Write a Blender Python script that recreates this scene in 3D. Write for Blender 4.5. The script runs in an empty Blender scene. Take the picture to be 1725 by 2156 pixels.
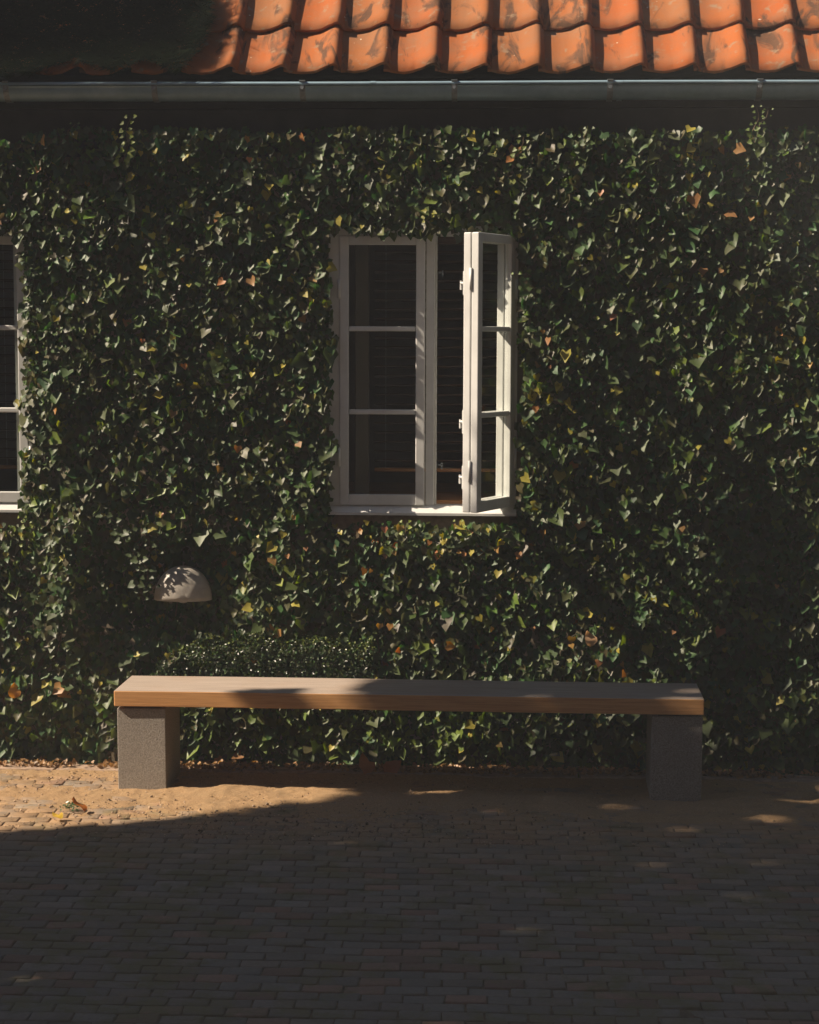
import bpy, bmesh, math, random
import numpy as np
from mathutils import Vector, Matrix, Euler

S = bpy.context.scene
C = S.collection
R = math.radians
random.seed(7)
rng = np.random.default_rng(11)

# ------------------------------------------------------------------ camera
cam_d = bpy.data.cameras.new('camera')
cam = bpy.data.objects.new('camera', cam_d); C.objects.link(cam)
FPX = 3755.0; CAMZ = 2.05
cam_d.sensor_fit = 'HORIZONTAL'; cam_d.sensor_width = 36.0
cam_d.lens = 36.0 * FPX / 1725.0
cam_d.clip_start = 0.1; cam_d.clip_end = 400
ROT = (Matrix.Rotation(R(2.6), 3, 'Z') @ Matrix.Rotation(R(90 - 5.75), 3, 'X') @ Matrix.Rotation(R(0.18), 3, 'Z'))
cam.matrix_world = Matrix.Translation((0, 0, CAMZ)) @ ROT.to_4x4()
S.camera = cam

# ------------------------------------------------------------------ sky, sun, exposure
SUN = Vector((6.0, 1.0, -5.15)).normalized()           # direction the light travels
w = bpy.data.worlds.new('World'); S.world = w; w.use_nodes = True
nt = w.node_tree; nt.nodes.clear()
sky = nt.nodes.new('ShaderNodeTexSky'); sky.sky_type = 'NISHITA'; sky.sun_disc = False
sky.air_density = 0.6; sky.dust_density = 0.3; sky.ozone_density = 1.5
sky.sun_elevation = math.asin(-SUN.z)
sky.sun_rotation = math.atan2(-SUN.x, -SUN.y) % (2 * math.pi)
bg = nt.nodes.new('ShaderNodeBackground'); bg.inputs[1].default_value = 0.06
wo = nt.nodes.new('ShaderNodeOutputWorld')
nt.links.new(sky.outputs[0], bg.inputs[0]); nt.links.new(bg.outputs[0], wo.inputs[0])
sl = bpy.data.lights.new('sun', 'SUN'); sl.energy = 5.0; sl.angle = R(0.5); sl.color = (1.0, 0.83, 0.65)
so = bpy.data.objects.new('sun', sl); C.objects.link(so)
so.rotation_euler = SUN.to_track_quat('-Z', 'Y').to_euler(); so.location = (-12, -2, 12)
S.view_settings.view_transform = 'Standard'; S.view_settings.look = 'None'
S.view_settings.exposure = 1.0; S.view_settings.gamma = 1.0
S.cycles.use_denoising = True
S.cycles.max_bounces = 6

# ------------------------------------------------------------------ helpers
def at(px, py, Y):
    """world point on the plane y=Y seen at picture position px,py (1725 x 2156 grid)"""
    d = ROT @ Vector(((px - 862.5) / FPX, -(py - 1078) / FPX, -1.0))
    t = Y / d.y
    return Vector((d.x * t, Y, CAMZ + d.z * t))
def X(px, Y, py=1078): return at(px, py, Y).x
def Z(py, Y, px=862): return at(px, py, Y).z
def gz(x): return -0.080 - 0.001 * x
def gpos(px, py, up=0.0):
    d = ROT @ Vector(((px - 862.5) / FPX, -(py - 1078) / FPX, -1.0)); t = (-.080 + up - CAMZ) / d.z
    return Vector((d.x * t, d.y * t, -.080 + up))

def tag(o, label=None, cat=None, group=None, kind=None):
    if label: o['label'] = label
    if cat: o['category'] = cat
    if group: o['group'] = group
    if kind: o['kind'] = kind
    return o
def empty(name, loc=(0, 0, 0), parent=None):
    o = bpy.data.objects.new(name, None); C.objects.link(o); o.location = loc
    o.empty_display_size = 0.1
    if parent: o.parent = parent
    return o
def link_mesh(name, me, mat, parent=None, loc=None, rot=None, smooth=False):
    o = bpy.data.objects.new(name, me); C.objects.link(o)
    if mat is not None and not me.materials: me.materials.append(mat)
    if parent: 
        o.parent = parent
        if loc is None and parent.type == 'EMPTY' or True:
            pass
    if loc is not None: o.location = loc
    if rot is not None: o.rotation_euler = rot
    if smooth:
        me.polygons.foreach_set('use_smooth', [True] * len(me.polygons))
    return o
def world_child(o, parent):
    """geometry given in world coordinates under a parent that sits elsewhere"""
    o.parent = parent
    m = parent.matrix_world if parent.parent is None else parent.parent.matrix_world @ parent.matrix_world
    o.location = -Vector(parent['_org']) if '_org' in parent else (0, 0, 0)
    return o
class MB:
    def __init__(s): s.bm = bmesh.new()
    def box(s, x0, x1, y0, y1, z0, z1, bev=0.0, M=None):
        r = bmesh.ops.create_cube(s.bm, size=1.0)
        vs = r['verts']
        for v in vs:
            v.co = Vector((x0 + (v.co.x + .5) * (x1 - x0), y0 + (v.co.y + .5) * (y1 - y0), z0 + (v.co.z + .5) * (z1 - z0)))
        if bev > 0:
            es = list({e for v in vs for e in v.link_edges})
            r2 = bmesh.ops.bevel(s.bm, geom=es, offset=bev, segments=2, affect='EDGES', profile=0.5)
            vs = list({v for f in r2['faces'] for v in f.verts} | {v for v in vs if v.is_valid})
        if M is not None:
            for v in vs: v.co = M @ v.co
        return s
    def cyl(s, p0, p1, r0, r1=None, n=10, M=None):
        r1 = r0 if r1 is None else r1
        p0 = Vector(p0); p1 = Vector(p1); d = p1 - p0
        q = d.to_track_quat('Z', 'Y')
        r = bmesh.ops.create_cone(s.bm, cap_ends=True, segments=n, radius1=r0, radius2=r1, depth=d.length)
        mid = (p0 + p1) / 2
        for v in r['verts']:
            v.co = q @ v.co + mid
            if M is not None: v.co = M @ v.co
        return s
    def sph(s, c, r, sc=(1, 1, 1), n=10):
        q = bmesh.ops.create_uvsphere(s.bm, u_segments=n, v_segments=max(4, n // 2 + 1), radius=r)
        for v in q['verts']: v.co = Vector((v.co.x * sc[0], v.co.y * sc[1], v.co.z * sc[2])) + Vector(c)
        return s
    def mesh(s, name):
        me = bpy.data.meshes.new(name); bmesh.ops.recalc_face_normals(s.bm, faces=s.bm.faces)
        s.bm.to_mesh(me); s.bm.free(); return me
    def obj(s, name, mat, parent=None, smooth=False):
        return link_mesh(name, s.mesh(name), mat, parent, smooth=smooth)
def np_mesh(name, V, F, tint=None):
    """V (n,3) float, F (m,k) int with k = 3 or 4"""
    me = bpy.data.meshes.new(name)
    k = F.shape[1]
    me.vertices.add(len(V)); me.vertices.foreach_set('co', V.astype(np.float32).ravel())
    me.loops.add(F.size); me.loops.foreach_set('vertex_index', F.astype(np.int32).ravel())
    me.polygons.add(len(F)); me.polygons.foreach_set('loop_start', np.arange(0, F.size, k, dtype=np.int32))
    me.polygons.foreach_set('loop_total', np.full(len(F), k, dtype=np.int32))
    if tint is not None:
        a = me.attributes.new('tint', 'FLOAT_COLOR', 'POINT')
        c = np.ones((len(V), 4), np.float32); c[:, :3] = tint
        a.data.foreach_set('color', c.ravel())
    me.update(calc_edges=True); me.validate()
    return me

# ------------------------------------------------------------------ materials
def mat(name):
    m = bpy.data.materials.new(name); m.use_nodes = True
    t = m.node_tree; b = t.nodes['Principled BSDF']
    return m, t, b
def N(t, typ, **kw):
    n = t.nodes.new(typ)
    for k, v in kw.items():
        if k.startswith('i_'): n.inputs[k[2:]].default_value = v
        else: setattr(n, k, v)
    return n
def ramp(t, fac, stops):
    r = t.nodes.new('ShaderNodeValToRGB')
    e = r.color_ramp.elements
    e[0].position, e[0].color = stops[0][0], (*stops[0][1], 1)
    e[1].position, e[1].color = stops[-1][0], (*stops[-1][1], 1)
    for p, c in stops[1:-1]:
        q = e.new(p); q.color = (*c, 1)
    t.links.new(fac, r.inputs[0]); return r.outputs[0]
def noise(t, scale, detail=4, rough=0.6, vec=None, dist=0.0):
    n = t.nodes.new('ShaderNodeTexNoise'); n.inputs['Scale'].default_value = scale
    n.inputs['Detail'].default_value = detail; n.inputs['Roughness'].default_value = rough
    n.inputs['Distortion'].default_value = dist
    if vec is not None: t.links.new(vec, n.inputs['Vector'])
    return n.outputs['Fac']
def mix(t, fac, a, b, mode='MIX'):
    m = t.nodes.new('ShaderNodeMix'); m.data_type = 'RGBA'; m.blend_type = mode
    for sock, v in ((m.inputs[0], fac), (m.inputs[6], a), (m.inputs[7], b)):
        if hasattr(v, 'is_linked') or hasattr(v, 'node'): t.links.new(v, sock)
        elif isinstance(v, (int, float)): sock.default_value = v
        else: sock.default_value = (*v, 1)
    return m.outputs[2]
def bump(t, b, h, strength=0.3, dist=0.01):
    n = t.nodes.new('ShaderNodeBump'); n.inputs['Strength'].default_value = strength
    n.inputs['Distance'].default_value = dist
    t.links.new(h, n.inputs['Height']); t.links.new(n.outputs[0], b.inputs['Normal']); return n
def coords(t, which='Object', per_object=False, scale=None):
    c = t.nodes.new('ShaderNodeTexCoord'); v = c.outputs[which]
    if per_object:
        o = t.nodes.new('ShaderNodeObjectInfo')
        mlt = t.nodes.new('ShaderNodeMath'); mlt.operation = 'MULTIPLY'; mlt.inputs[1].default_value = 61.0
        t.links.new(o.outputs['Random'], mlt.inputs[0])
        a = t.nodes.new('ShaderNodeVectorMath'); a.operation = 'ADD'
        t.links.new(v, a.inputs[0]); t.links.new(mlt.outputs[0], a.inputs[1]); v = a.outputs[0]
    if scale:
        s = t.nodes.new('ShaderNodeMapping'); s.inputs['Scale'].default_value = scale
        t.links.new(v, s.inputs['Vector']); v = s.outputs[0]
    return v

def m_leaf(name, rough=0.36, trans=0.22):
    m, t, b = mat(name)
    a = N(t, 'ShaderNodeAttribute', attribute_name='tint')
    v = coords(t)
    f = noise(t, 60, 2, 0.5, v)
    col = mix(t, f, a.outputs['Color'], mix(t, 0.5, a.outputs['Color'], (0.02, 0.03, 0.012)), 'MIX')
    t.links.new(col, b.inputs['Base Color'])
    b.inputs['Roughness'].default_value = rough
    b.inputs['Specular IOR Level'].default_value = 0.5
    tr = N(t, 'ShaderNodeBsdfTranslucent')
    hs = N(t, 'ShaderNodeHueSaturation'); hs.inputs['Saturation'].default_value = 1.25; hs.inputs['Value'].default_value = 1.9
    t.links.new(col, hs.inputs['Color']); t.links.new(hs.outputs[0], tr.inputs['Color'])
    mx = N(t, 'ShaderNodeMixShader'); mx.inputs[0].default_value = trans
    out = t.nodes['Material Output']
    t.links.new(b.outputs[0], mx.inputs[1]); t.links.new(tr.outputs[0], mx.inputs[2]); t.links.new(mx.outputs[0], out.inputs[0])
    return m
LEAF = m_leaf('ivy_leaf', 0.48, 0.26); LEAF.node_tree.nodes['Principled BSDF'].inputs['Specular IOR Level'].default_value = 0.4
BOX = m_leaf('box_leaf', 0.34, 0.2)
TREE = m_leaf('tree_leaf', 0.5, 0.12)
ROOFSHADE = m_leaf('roof_shade_needle', 0.8, 0.03); ROOFSHADE.node_tree.nodes['Principled BSDF'].inputs['Specular IOR Level'].default_value = 0.05  # near-black foliage colour standing in for shade on the roof corner

def m_simple(name, col, rough=0.6, nscale=20, var=0.3, bumpd=0.002, metal=0.0, bscale=None, per=True, stretch=None, bstr=0.4):
    m, t, b = mat(name)
    v = coords(t, per_object=per, scale=stretch)
    f = noise(t, nscale, 5, 0.6, v)
    c = ramp(t, f, [(0.3, tuple(x * (1 - var) for x in col)), (0.7, tuple(min(1, x * (1 + var * .6)) for x in col))])
    t.links.new(c, b.inputs['Base Color'])
    b.inputs['Roughness'].default_value = rough; b.inputs['Metallic'].default_value = metal
    if bumpd: bump(t, b, noise(t, bscale or nscale * 4, 3, 0.6, v), bstr, bumpd)
    return m
PAINT = m_simple('white_paint', (0.67, 0.68, 0.66), 0.42, 9, 0.10, 0.0006, bscale=60)
PLASTER = m_simple('plaster', (0.34, 0.28, 0.20), 0.9, 6, 0.25, 0.003, bscale=60)
SILLM = m_simple('sill_render', (0.30, 0.22, 0.16), 0.9, 30, 0.35, 0.004, bscale=120)
ROOM = m_simple('room_paint', (0.40, 0.36, 0.32), 0.9, 3, 0.2, 0)
DARKWOOD = m_simple('dark_board', (0.045, 0.04, 0.035), 0.8, 8, 0.3, 0.001)
BARK = m_simple('bark', (0.08, 0.06, 0.045), 0.9, 30, 0.5, 0.004)
STEM = m_simple('ivy_stem', (0.16, 0.10, 0.06), 0.8, 60, 0.4, 0.001)
STEEL = m_simple('dark_steel', (0.12, 0.11, 0.10), 0.5, 30, 0.3, 0.0005, metal=0.6)
BRACKET = m_simple('bracket_zinc', (0.30, 0.34, 0.36), 0.5, 40, 0.3, 0.0005, metal=0.5)
LAMPM = m_simple('lamp_enamel', (0.66, 0.62, 0.55), 0.45, 30, 0.18, 0.0005)
SLAT = m_simple('blind_slat', (0.11, 0.06, 0.035), 0.35, 12, 0.3, 0.0004, stretch=(1, 8, 8))
INWOOD = m_simple('inner_wood', (0.50, 0.24, 0.09), 0.4, 10, 0.3, 0.0004, stretch=(1, 9, 9))
LINING = m_simple('lining_paint', (0.16, 0.14, 0.12), 0.6, 9, 0.1, 0)
SOIL = m_simple('soil', (0.10, 0.065, 0.04), 0.95, 30, 0.6, 0.01, per=False)
KERB = m_simple('kerb_stone', (0.33, 0.235, 0.165), 0.9, 22, 0.4, 0.004, bscale=90)

# gutter zinc
ZINC, t, b = mat('gutter_zinc')
v = coords(t)
st = coords(t, scale=(2.0, 2.0, 30.0))
c = ramp(t, noise(t, 7, 5, 0.65, v), [(0.3, (0.24, 0.36, 0.44)), (0.55, (0.30, 0.44, 0.52)), (0.75, (0.38, 0.52, 0.60))])
t.links.new(c, b.inputs['Base Color']); b.inputs['Metallic'].default_value = 0.25; b.inputs['Roughness'].default_value = 0.45
bump(t, b, noise(t, 40, 3, 0.6, v), 0.15, 0.001)

# roof tile
TILE, t, b = mat('clay_tile')
v = coords(t, per_object=True)
oi = N(t, 'ShaderNodeObjectInfo')
base = ramp(t, oi.outputs['Random'], [(0.0, (0.38, 0.085, 0.012)), (0.5, (0.45, 0.115, 0.018)), (0.8, (0.33, 0.115, 0.03)), (1.0, (0.42, 0.095, 0.014))])
fine = noise(t, 45, 5, 0.7, v)
base = mix(t, fine, base, mix(t, 0.6, base, (0.22, 0.10, 0.05)))
base = mix(t, ramp(t, noise(t, 5.0, 5, 0.7, v, 0.2), [(0.40, (0, 0, 0)), (0.70, (0.75, 0.75, 0.75))]), base, (0.24, 0.13, 0.07))
sv = coords(t, per_object=True, scale=(1.0, 0.36, 0.5))
st1 = ramp(t, noise(t, 8.0, 5, 0.6, sv, 0.9), [(0.54, (0, 0, 0)), (0.62, (1, 1, 1))])
base = mix(t, mix(t, 0.0, st1, (0, 0, 0)), base, mix(t, fine, (0.05, 0.030, 0.020), (0.17, 0.08, 0.04)))
st2 = ramp(t, noise(t, 16, 3, 0.6, v, 0.3), [(0.60, (0, 0, 0)), (0.70, (0.8, 0.8, 0.8))])
base = mix(t, st2, base, (0.27, 0.19, 0.12))
vor = N(t, 'ShaderNodeTexVoronoi'); vor.inputs['Scale'].default_value = 17; t.links.new(v, vor.inputs['Vector'])
sp = ramp(t, vor.outputs['Distance'], [(0.055, (1, 1, 1)), (0.085, (0, 0, 0))])
gate = ramp(t, noise(t, 6, 1, 0.5, v), [(0.58, (0, 0, 0)), (0.62, (1, 1, 1))])
base = mix(t, mix(t, 1.0, sp, gate, 'MULTIPLY'), base, (0.60, 0.52, 0.40))
t.links.new(base, b.inputs['Base Color']); b.inputs['Roughness'].default_value = 0.85; b.inputs['Specular IOR Level'].default_value = 0.2
bump(t, b, noise(t, 70, 5, 0.7, v), 0.35, 0.003)

# bench wood and concrete
WOOD, t, b = mat('bench_wood')
v = coords(t)
gv = coords(t, scale=(1.2, 34, 34))
g = noise(t, 3.0, 6, 0.65, gv, 0.3)
geo = N(t, 'ShaderNodeNewGeometry'); sx = N(t, 'ShaderNodeSeparateXYZ'); t.links.new(geo.outputs['Normal'], sx.inputs[0])
up = ramp(t, sx.outputs['Z'], [(0.45, (0, 0, 0)), (0.85, (1, 1, 1))])
side = ramp(t, g, [(0.25, (0.46, 0.21, 0.07)), (0.5, (0.66, 0.34, 0.125)), (0.75, (0.76, 0.43, 0.18))])
top = ramp(t, g, [(0.25, (0.26, 0.205, 0.165)), (0.5, (0.37, 0.305, 0.25)), (0.75, (0.45, 0.37, 0.31))])
top = mix(t, ramp(t, noise(t, 3, 4, 0.6, v), [(0.45, (0, 0, 0)), (0.7, (0.4, 0.4, 0.4))]), top, (0.34, 0.23, 0.15))
t.links.new(mix(t, up, side, top), b.inputs['Base Color']); b.inputs['Roughness'].default_value = 0.62
bump(t, b, g, 0.25, 0.002)
CONC, t, b = mat('bench_concrete')
v = coords(t)
f = noise(t, 160, 4, 0.75, v); f2 = noise(t, 7, 4, 0.6, v)
c = ramp(t, f, [(0.3, (0.15, 0.13, 0.11)), (0.5, (0.31, 0.28, 0.24)), (0.72, (0.46, 0.42, 0.36))])
c = mix(t, ramp(t, f2, [(0.4, (0, 0, 0)), (0.75, (0.35, 0.35, 0.35))]), c, (0.24, 0.21, 0.17))
t.links.new(c, b.inputs['Base Color']); b.inputs['Roughness'].default_value = 0.92
bump(t, b, f, 0.8, 0.006)

# pavers, sand, joints
PAVER, t, b = mat('paver_clay')
v = coords(t, 'Object', per_object=True)
a = N(t, 'ShaderNodeAttribute', attribute_name='tint')
n2 = noise(t, 55, 5, 0.7, v)
c = mix(t, n2, a.outputs['Color'], mix(t, 0.55, a.outputs['Color'], (0.06, 0.045, 0.035)))
wv = N(t, 'ShaderNodeNewGeometry')
gm = ramp(t, noise(t, 4.2, 6, 0.7, wv.outputs['Position']), [(0.48, (0, 0, 0)), (0.62, (0.85, 0.85, 0.85))])
c = mix(t, gm, c, (0.13, 0.115, 0.045))
sy = N(t, 'ShaderNodeSeparateXYZ'); t.links.new(wv.outputs['Position'], sy.inputs[0])
yr = N(t, 'ShaderNodeMapRange'); yr.inputs['From Min'].default_value = 6.9; yr.inputs['From Max'].default_value = 7.5; yr.inputs['To Min'].default_value = .12; t.links.new(sy.outputs['Y'], yr.inputs['Value'])
dm = ramp(t, noise(t, 5.1, 5, 0.65, wv.outputs['Position'], 0.4), [(0.36, (0.15, 0.15, 0.15)), (0.58, (0.85, 0.85, 0.85))])
c = mix(t, mix(t, 1.0, dm, yr.outputs[0], 'MULTIPLY'), c, mix(t, n2, (0.40, 0.25, 0.125), (0.26, 0.16, 0.08)))
t.links.new(c, b.inputs['Base Color']); b.inputs['Roughness'].default_value = 0.85
bump(t, b, n2, 0.7, 0.005)
SAND, t, b = mat('sand')
v = coords(t)
f = noise(t, 140, 5, 0.75, v); f2 = noise(t, 9, 5, 0.6, v)
c = ramp(t, f, [(0.3, (0.20, 0.12, 0.055)), (0.55, (0.37, 0.235, 0.115)), (0.75, (0.52, 0.36, 0.20))])
c = mix(t, ramp(t, f2, [(0.45, (0, 0, 0)), (0.65, (0.6, 0.6, 0.6))]), c, (0.30, 0.20, 0.10))
t.links.new(c, b.inputs['Base Color']); b.inputs['Roughness'].default_value = 0.95
bump(t, b, f, 0.9, 0.006)
JOINT = m_simple('joint_sand', (0.15, 0.105, 0.06), 0.95, 25, 0.5, 0.006, per=False)
GLASS, t, b = mat('window_glass')
b.inputs['Base Color'].default_value = (0.96, 0.98, 0.97, 1); b.inputs['Roughness'].default_value = 0.015
b.inputs['Transmission Weight'].default_value = 1.0; b.inputs['IOR'].default_value = 1.02
tr = N(t, 'ShaderNodeBsdfTransparent'); tr.inputs[0].default_value = (0.93, 0.95, 0.93, 1)
gl = N(t, 'ShaderNodeBsdfGlossy'); gl.inputs['Roughness'].default_value = 0.02
fr = N(t, 'ShaderNodeFresnel'); fr.inputs[0].default_value = 1.45
bf = N(t, 'ShaderNodeNewGeometry'); iv = N(t, 'ShaderNodeMath', operation='SUBTRACT'); iv.inputs[0].default_value = 1.0; t.links.new(bf.outputs['Backfacing'], iv.inputs[1])
fm = N(t, 'ShaderNodeMath', operation='MULTIPLY'); t.links.new(fr.outputs[0], fm.inputs[0]); t.links.new(iv.outputs[0], fm.inputs[1])
mx = N(t, 'ShaderNodeMixShader'); t.links.new(fm.outputs[0], mx.inputs[0]); t.links.new(tr.outputs[0], mx.inputs[1]); t.links.new(gl.outputs[0], mx.inputs[2])
t.links.new(mx.outputs[0], t.nodes['Material Output'].inputs[0])

# ------------------------------------------------------------------ leaf geometry (numpy)
IVY_V = np.array([(0, .30, -.07), (0, .04, 0), (.36, -.14, .03), (.52, .22, .07), (.33, .47, .04), (0, .93, -.04),
                  (-.33, .47, .04), (-.52, .22, .07), (-.36, -.14, .03)], float)
IVY_F = np.array([(0, 1, 2), (0, 2, 3), (0, 3, 4), (0, 4, 5), (0, 5, 6), (0, 6, 7), (0, 7, 8), (0, 8, 1)])
SM_V = np.array([(0, 0, 0), (.32, .5, .08), (0, 1, 0), (-.32, .5, .08)], float)
SM_F = np.array([(0, 1, 2), (0, 2, 3)])
def basis(n, tip):
    n = n / np.linalg.norm(n, axis=1, keepdims=True)
    tip = tip - (tip * n).sum(1, keepdims=True) * n
    tip = tip / np.linalg.norm(tip, axis=1, keepdims=True)
    x = np.cross(tip, n)
    return np.stack([x, tip, n], axis=2)            # columns
def scatter(P, B, s, V0, F0, tints, curl=None):
    n = len(P)
    v = np.repeat(V0[None], n, 0)
    if curl is not None:
        v = v.copy(); v[:, :, 2] += curl[:, None] * (v[:, :, 0] ** 2 + 0.5 * (v[:, :, 1] - .3) ** 2)
    v = v * s[:, None, None]
    W = np.einsum('nij,nkj->nki', B, v) + P[:, None, :]
    F = (F0[None] + (np.arange(n) * len(V0))[:, None, None]).reshape(-1, F0.shape[1])
    return W.reshape(-1, 3), F, np.repeat(tints, len(V0), axis=0)
def vnoise(x, z, seed=0):
    """smooth 2-D value noise -1..1"""
    r = np.random.default_rng(seed); T = r.uniform(-1, 1, (64, 64))
    xi = np.floor(x).astype(int); zi = np.floor(z).astype(int)
    fx = x - xi; fz = z - zi; fx = fx * fx * (3 - 2 * fx); fz = fz * fz * (3 - 2 * fz)
    g = lambda a, b: T[a % 64, b % 64]
    return (g(xi, zi) * (1 - fx) + g(xi + 1, zi) * fx) * (1 - fz) + (g(xi, zi + 1) * (1 - fx) + g(xi + 1, zi + 1) * fx) * fz

# ------------------------------------------------------------------ ground, pavement, kerb
YK = 8.395                                             # kerb line
m = MB(); m.box(-60, 60, -60, 60, -0.30, -0.20)
g = m.obj('ground', JOINT); tag(g, kind='structure')
g.rotation_euler = (0, math.atan(0.001), 0)

pav = MB()
pav.box(-6, 6, -3, YK - .005, -0.20, -0.006)
pv = pav.obj('pavement', JOINT); tag(pv, kind='structure')
for q in pv.data.vertices: q.co.z += gz(q.co.x)
PL, PW = 0.136, 0.072
rows = []
y = YK - .01 - PW
ri = 0
shift = 0.0
while y > -2.9:
    shift += PL * (0.5 if ri % 2 else -0.42) + rng.uniform(-.012, .012)
    off = shift % PL
    x = -5.9 + off
    while x < 5.8:
        rows.append((x, y)); x += PL
    y -= PW; ri += 1
P = np.array(rows); n = len(P)
PT = np.stack([rng.uniform(.24, .36, n)] * 3, 1) * np.array([.80, .67, .53])[None] * rng.uniform(.82, 1.14, n)[:, None]
hue = rng.uniform(0, 1, n)
PT[hue > .7] = PT[hue > .7] * np.array([.88, .95, .99]); PT[hue < .15] = PT[hue < .15] * np.array([1.2, .85, .75])
PLn = PL - .005 + rng.uniform(-.004, .002, n); PWn = PW - .004 + rng.uniform(-.003, .001, n)
PH = rng.normal(0, .0016, n); TX = rng.normal(0, .018, n); TY = rng.normal(0, .014, n); PR = rng.normal(0, .02, n)
def paver_verts(l, wd, h, bev=.0045):
    a, c = l / 2, wd / 2
    ch = .3 * bev
    return [(-a, -c, -.03), (a, -c, -.03), (a, c, -.03), (-a, c, -.03),
            (-a, -c, -bev * .55), (a, -c, -bev * .55), (a, c, -bev * .55), (-a, c, -bev * .55),
            (-a + bev, -c + bev, 0), (a - bev, -c + bev, 0), (a - bev, c - bev, 0), (-a + bev, c - bev, 0)]
PFC = np.array([(0, 1, 5, 4), (1, 2, 6, 5), (2, 3, 7, 6), (3, 0, 4, 7), (4, 5, 9, 8), (5, 6, 10, 9), (6, 7, 11, 10), (7, 4, 8, 11), (8, 9, 10, 11)])
# the pavers that show largest: nearest rows inside the frame
def in_frame(x, y, z, mx=20):
    d = ROT.transposed() @ (Vector((x, y, z)) - Vector((0, 0, CAMZ)))
    px = 862.5 + FPX * d.x / -d.z; py = 1078 - FPX * d.y / -d.z
    return -mx < px < 1725 + mx and py < 2156 + mx
idx = [i for i in range(n) if P[i, 1] > 5 and in_frame(P[i, 0] + PL / 2, P[i, 1] + PW / 2, gz(P[i, 0]))]
idx.sort(key=lambda i: P[i, 1]); near = set(idx[:300])
variants = []
for k in range(10):
    V = np.array(paver_verts(PL - .005 - .003 * rng.random(), PW - .004 - .003 * rng.random(), 0))
    V[4:, :2] += rng.normal(0, .0018, (8, 2)); V[8:, 2] += rng.normal(0, .0012, 4)
    col = PT[rng.integers(n)]
    me = np_mesh('paver', V, PFC, np.repeat(col[None], 12, 0)); me.materials.append(PAVER); variants.append(me)
for i in sorted(near):
    o = bpy.data.objects.new('paver', random.choice(variants)); C.objects.link(o)
    o.location = (P[i, 0] + PL / 2, P[i, 1] + PW / 2, gz(P[i, 0]) + PH[i]); o.rotation_euler = (TX[i], TY[i], PR[i]); o.parent = pv
rest = np.array([i for i in range(n) if i not in near])
VV = np.zeros((len(rest), 12, 3))
for j, i in enumerate(rest):
    V = np.array(paver_verts(PLn[i], PWn[i], 0)); V[8:, 2] += V[8:, 0] * TY[i] * -1 + V[8:, 1] * TX[i]
    V[:, 0] += P[i, 0] + PL / 2; V[:, 1] += P[i, 1] + PW / 2; V[:, 2] += gz(P[i, 0]) + PH[i]
    VV[j] = V
FF = (PFC[None] + (np.arange(len(rest)) * 12)[:, None, None]).reshape(-1, 4)
VV = VV.reshape(-1, 3); VV[:, :2] += rng.normal(0, .0012, (len(VV), 2))
me = np_mesh('paver_rows', VV, FF, np.repeat(PT[rest], 12, 0)); 
pr = link_mesh('paver_rows', me, PAVER, pv); pr['kind'] = 'stuff'

# kerb stones in one line along the bed
kx = -5.9
while kx < 5.8:
    L = rng.uniform(.62, .95)
    m = MB(); m.box(-L / 2, L / 2 - .008, -.055, .055, -.12, .004, 0.006)
    o = m.obj('kerb_stone', KERB, pv)
    o.location = (kx + L / 2, YK + .06 + rng.uniform(-.004, .004), gz(kx + L / 2) + rng.uniform(.006, .013))
    o.rotation_euler = (rng.normal(0, .01), math.atan(.001) + rng.normal(0, .003), rng.normal(0, .004))
    kx += L

# soil bed under the ivy
gx, gy = 160, 10
xs = np.linspace(-6, 6, gx); ys = np.linspace(YK + .115, 8.76, gy)
XX, YY = np.meshgrid(xs, ys)
ZZ = gz(XX) - .004 + .014 * vnoise(XX * 9, YY * 9, 3) + .008 * vnoise(XX * 31, YY * 31, 4)
V = np.stack([XX.ravel(), YY.ravel(), ZZ.ravel()], 1)
ii = np.arange((gy - 1) * gx).reshape(gy - 1, gx)[:, :-1].ravel()
F = np.stack([ii, ii + 1, ii + gx + 1, ii + gx], 1)
o = link_mesh('soil_bed', np_mesh('soil_bed', V, F), SOIL, smooth=True); tag(o, kind='structure')

# sand drift over the pavers round the bench
gx, gy = 420, 150
xs = np.linspace(-3.2, 2.6, gx); ys = np.linspace(7.15, YK + .03, gy)
XX, YY = np.meshgrid(xs, ys)
body = np.exp(-((YY - 8.02) / .20) ** 2) * np.clip((XX + 1.7) / .5, 0, 1) * np.clip((1.4 - XX) / 1.2, 0, 1)
legm = np.exp(-(((XX + 1.25) / .32) ** 2 + ((YY - 8.02) / .16) ** 2)) + np.exp(-(((XX - 1.2) / .3) ** 2 + ((YY - 8.02) / .14) ** 2))
edge = np.exp(-((YY - YK) / .10) ** 2)
H = -.013 + .011 * np.clip((YY - 7.1) / .35, 0, 1) + .016 * body + .014 * legm + .011 * edge + .007 * vnoise(XX * 3.1, YY * 4, 5) + .007 * vnoise(XX * 9, YY * 11, 6) + .0035 * vnoise(XX * 33, YY * 33, 8) + .002 * vnoise(XX * 90, YY * 90, 9)
H -= .02 * np.clip((7.75 - YY) / .3, 0, 1.5)
ZZ = gz(XX) + H
V = np.stack([XX.ravel(), YY.ravel(), ZZ.ravel()], 1)
ii = np.arange((gy - 1) * gx).reshape(gy - 1, gx)[:, :-1].ravel()
F = np.stack([ii, ii + 1, ii + gx + 1, ii + gx], 1)
hf = H.ravel(); keep = (hf[F].max(1) > -.012)
o = link_mesh('sand', np_mesh('sand', V, F[keep]), SAND, smooth=True)
tag(o, 'loose orange sand drifted over the pavers round the bench legs', 'sand', kind='stuff')

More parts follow.
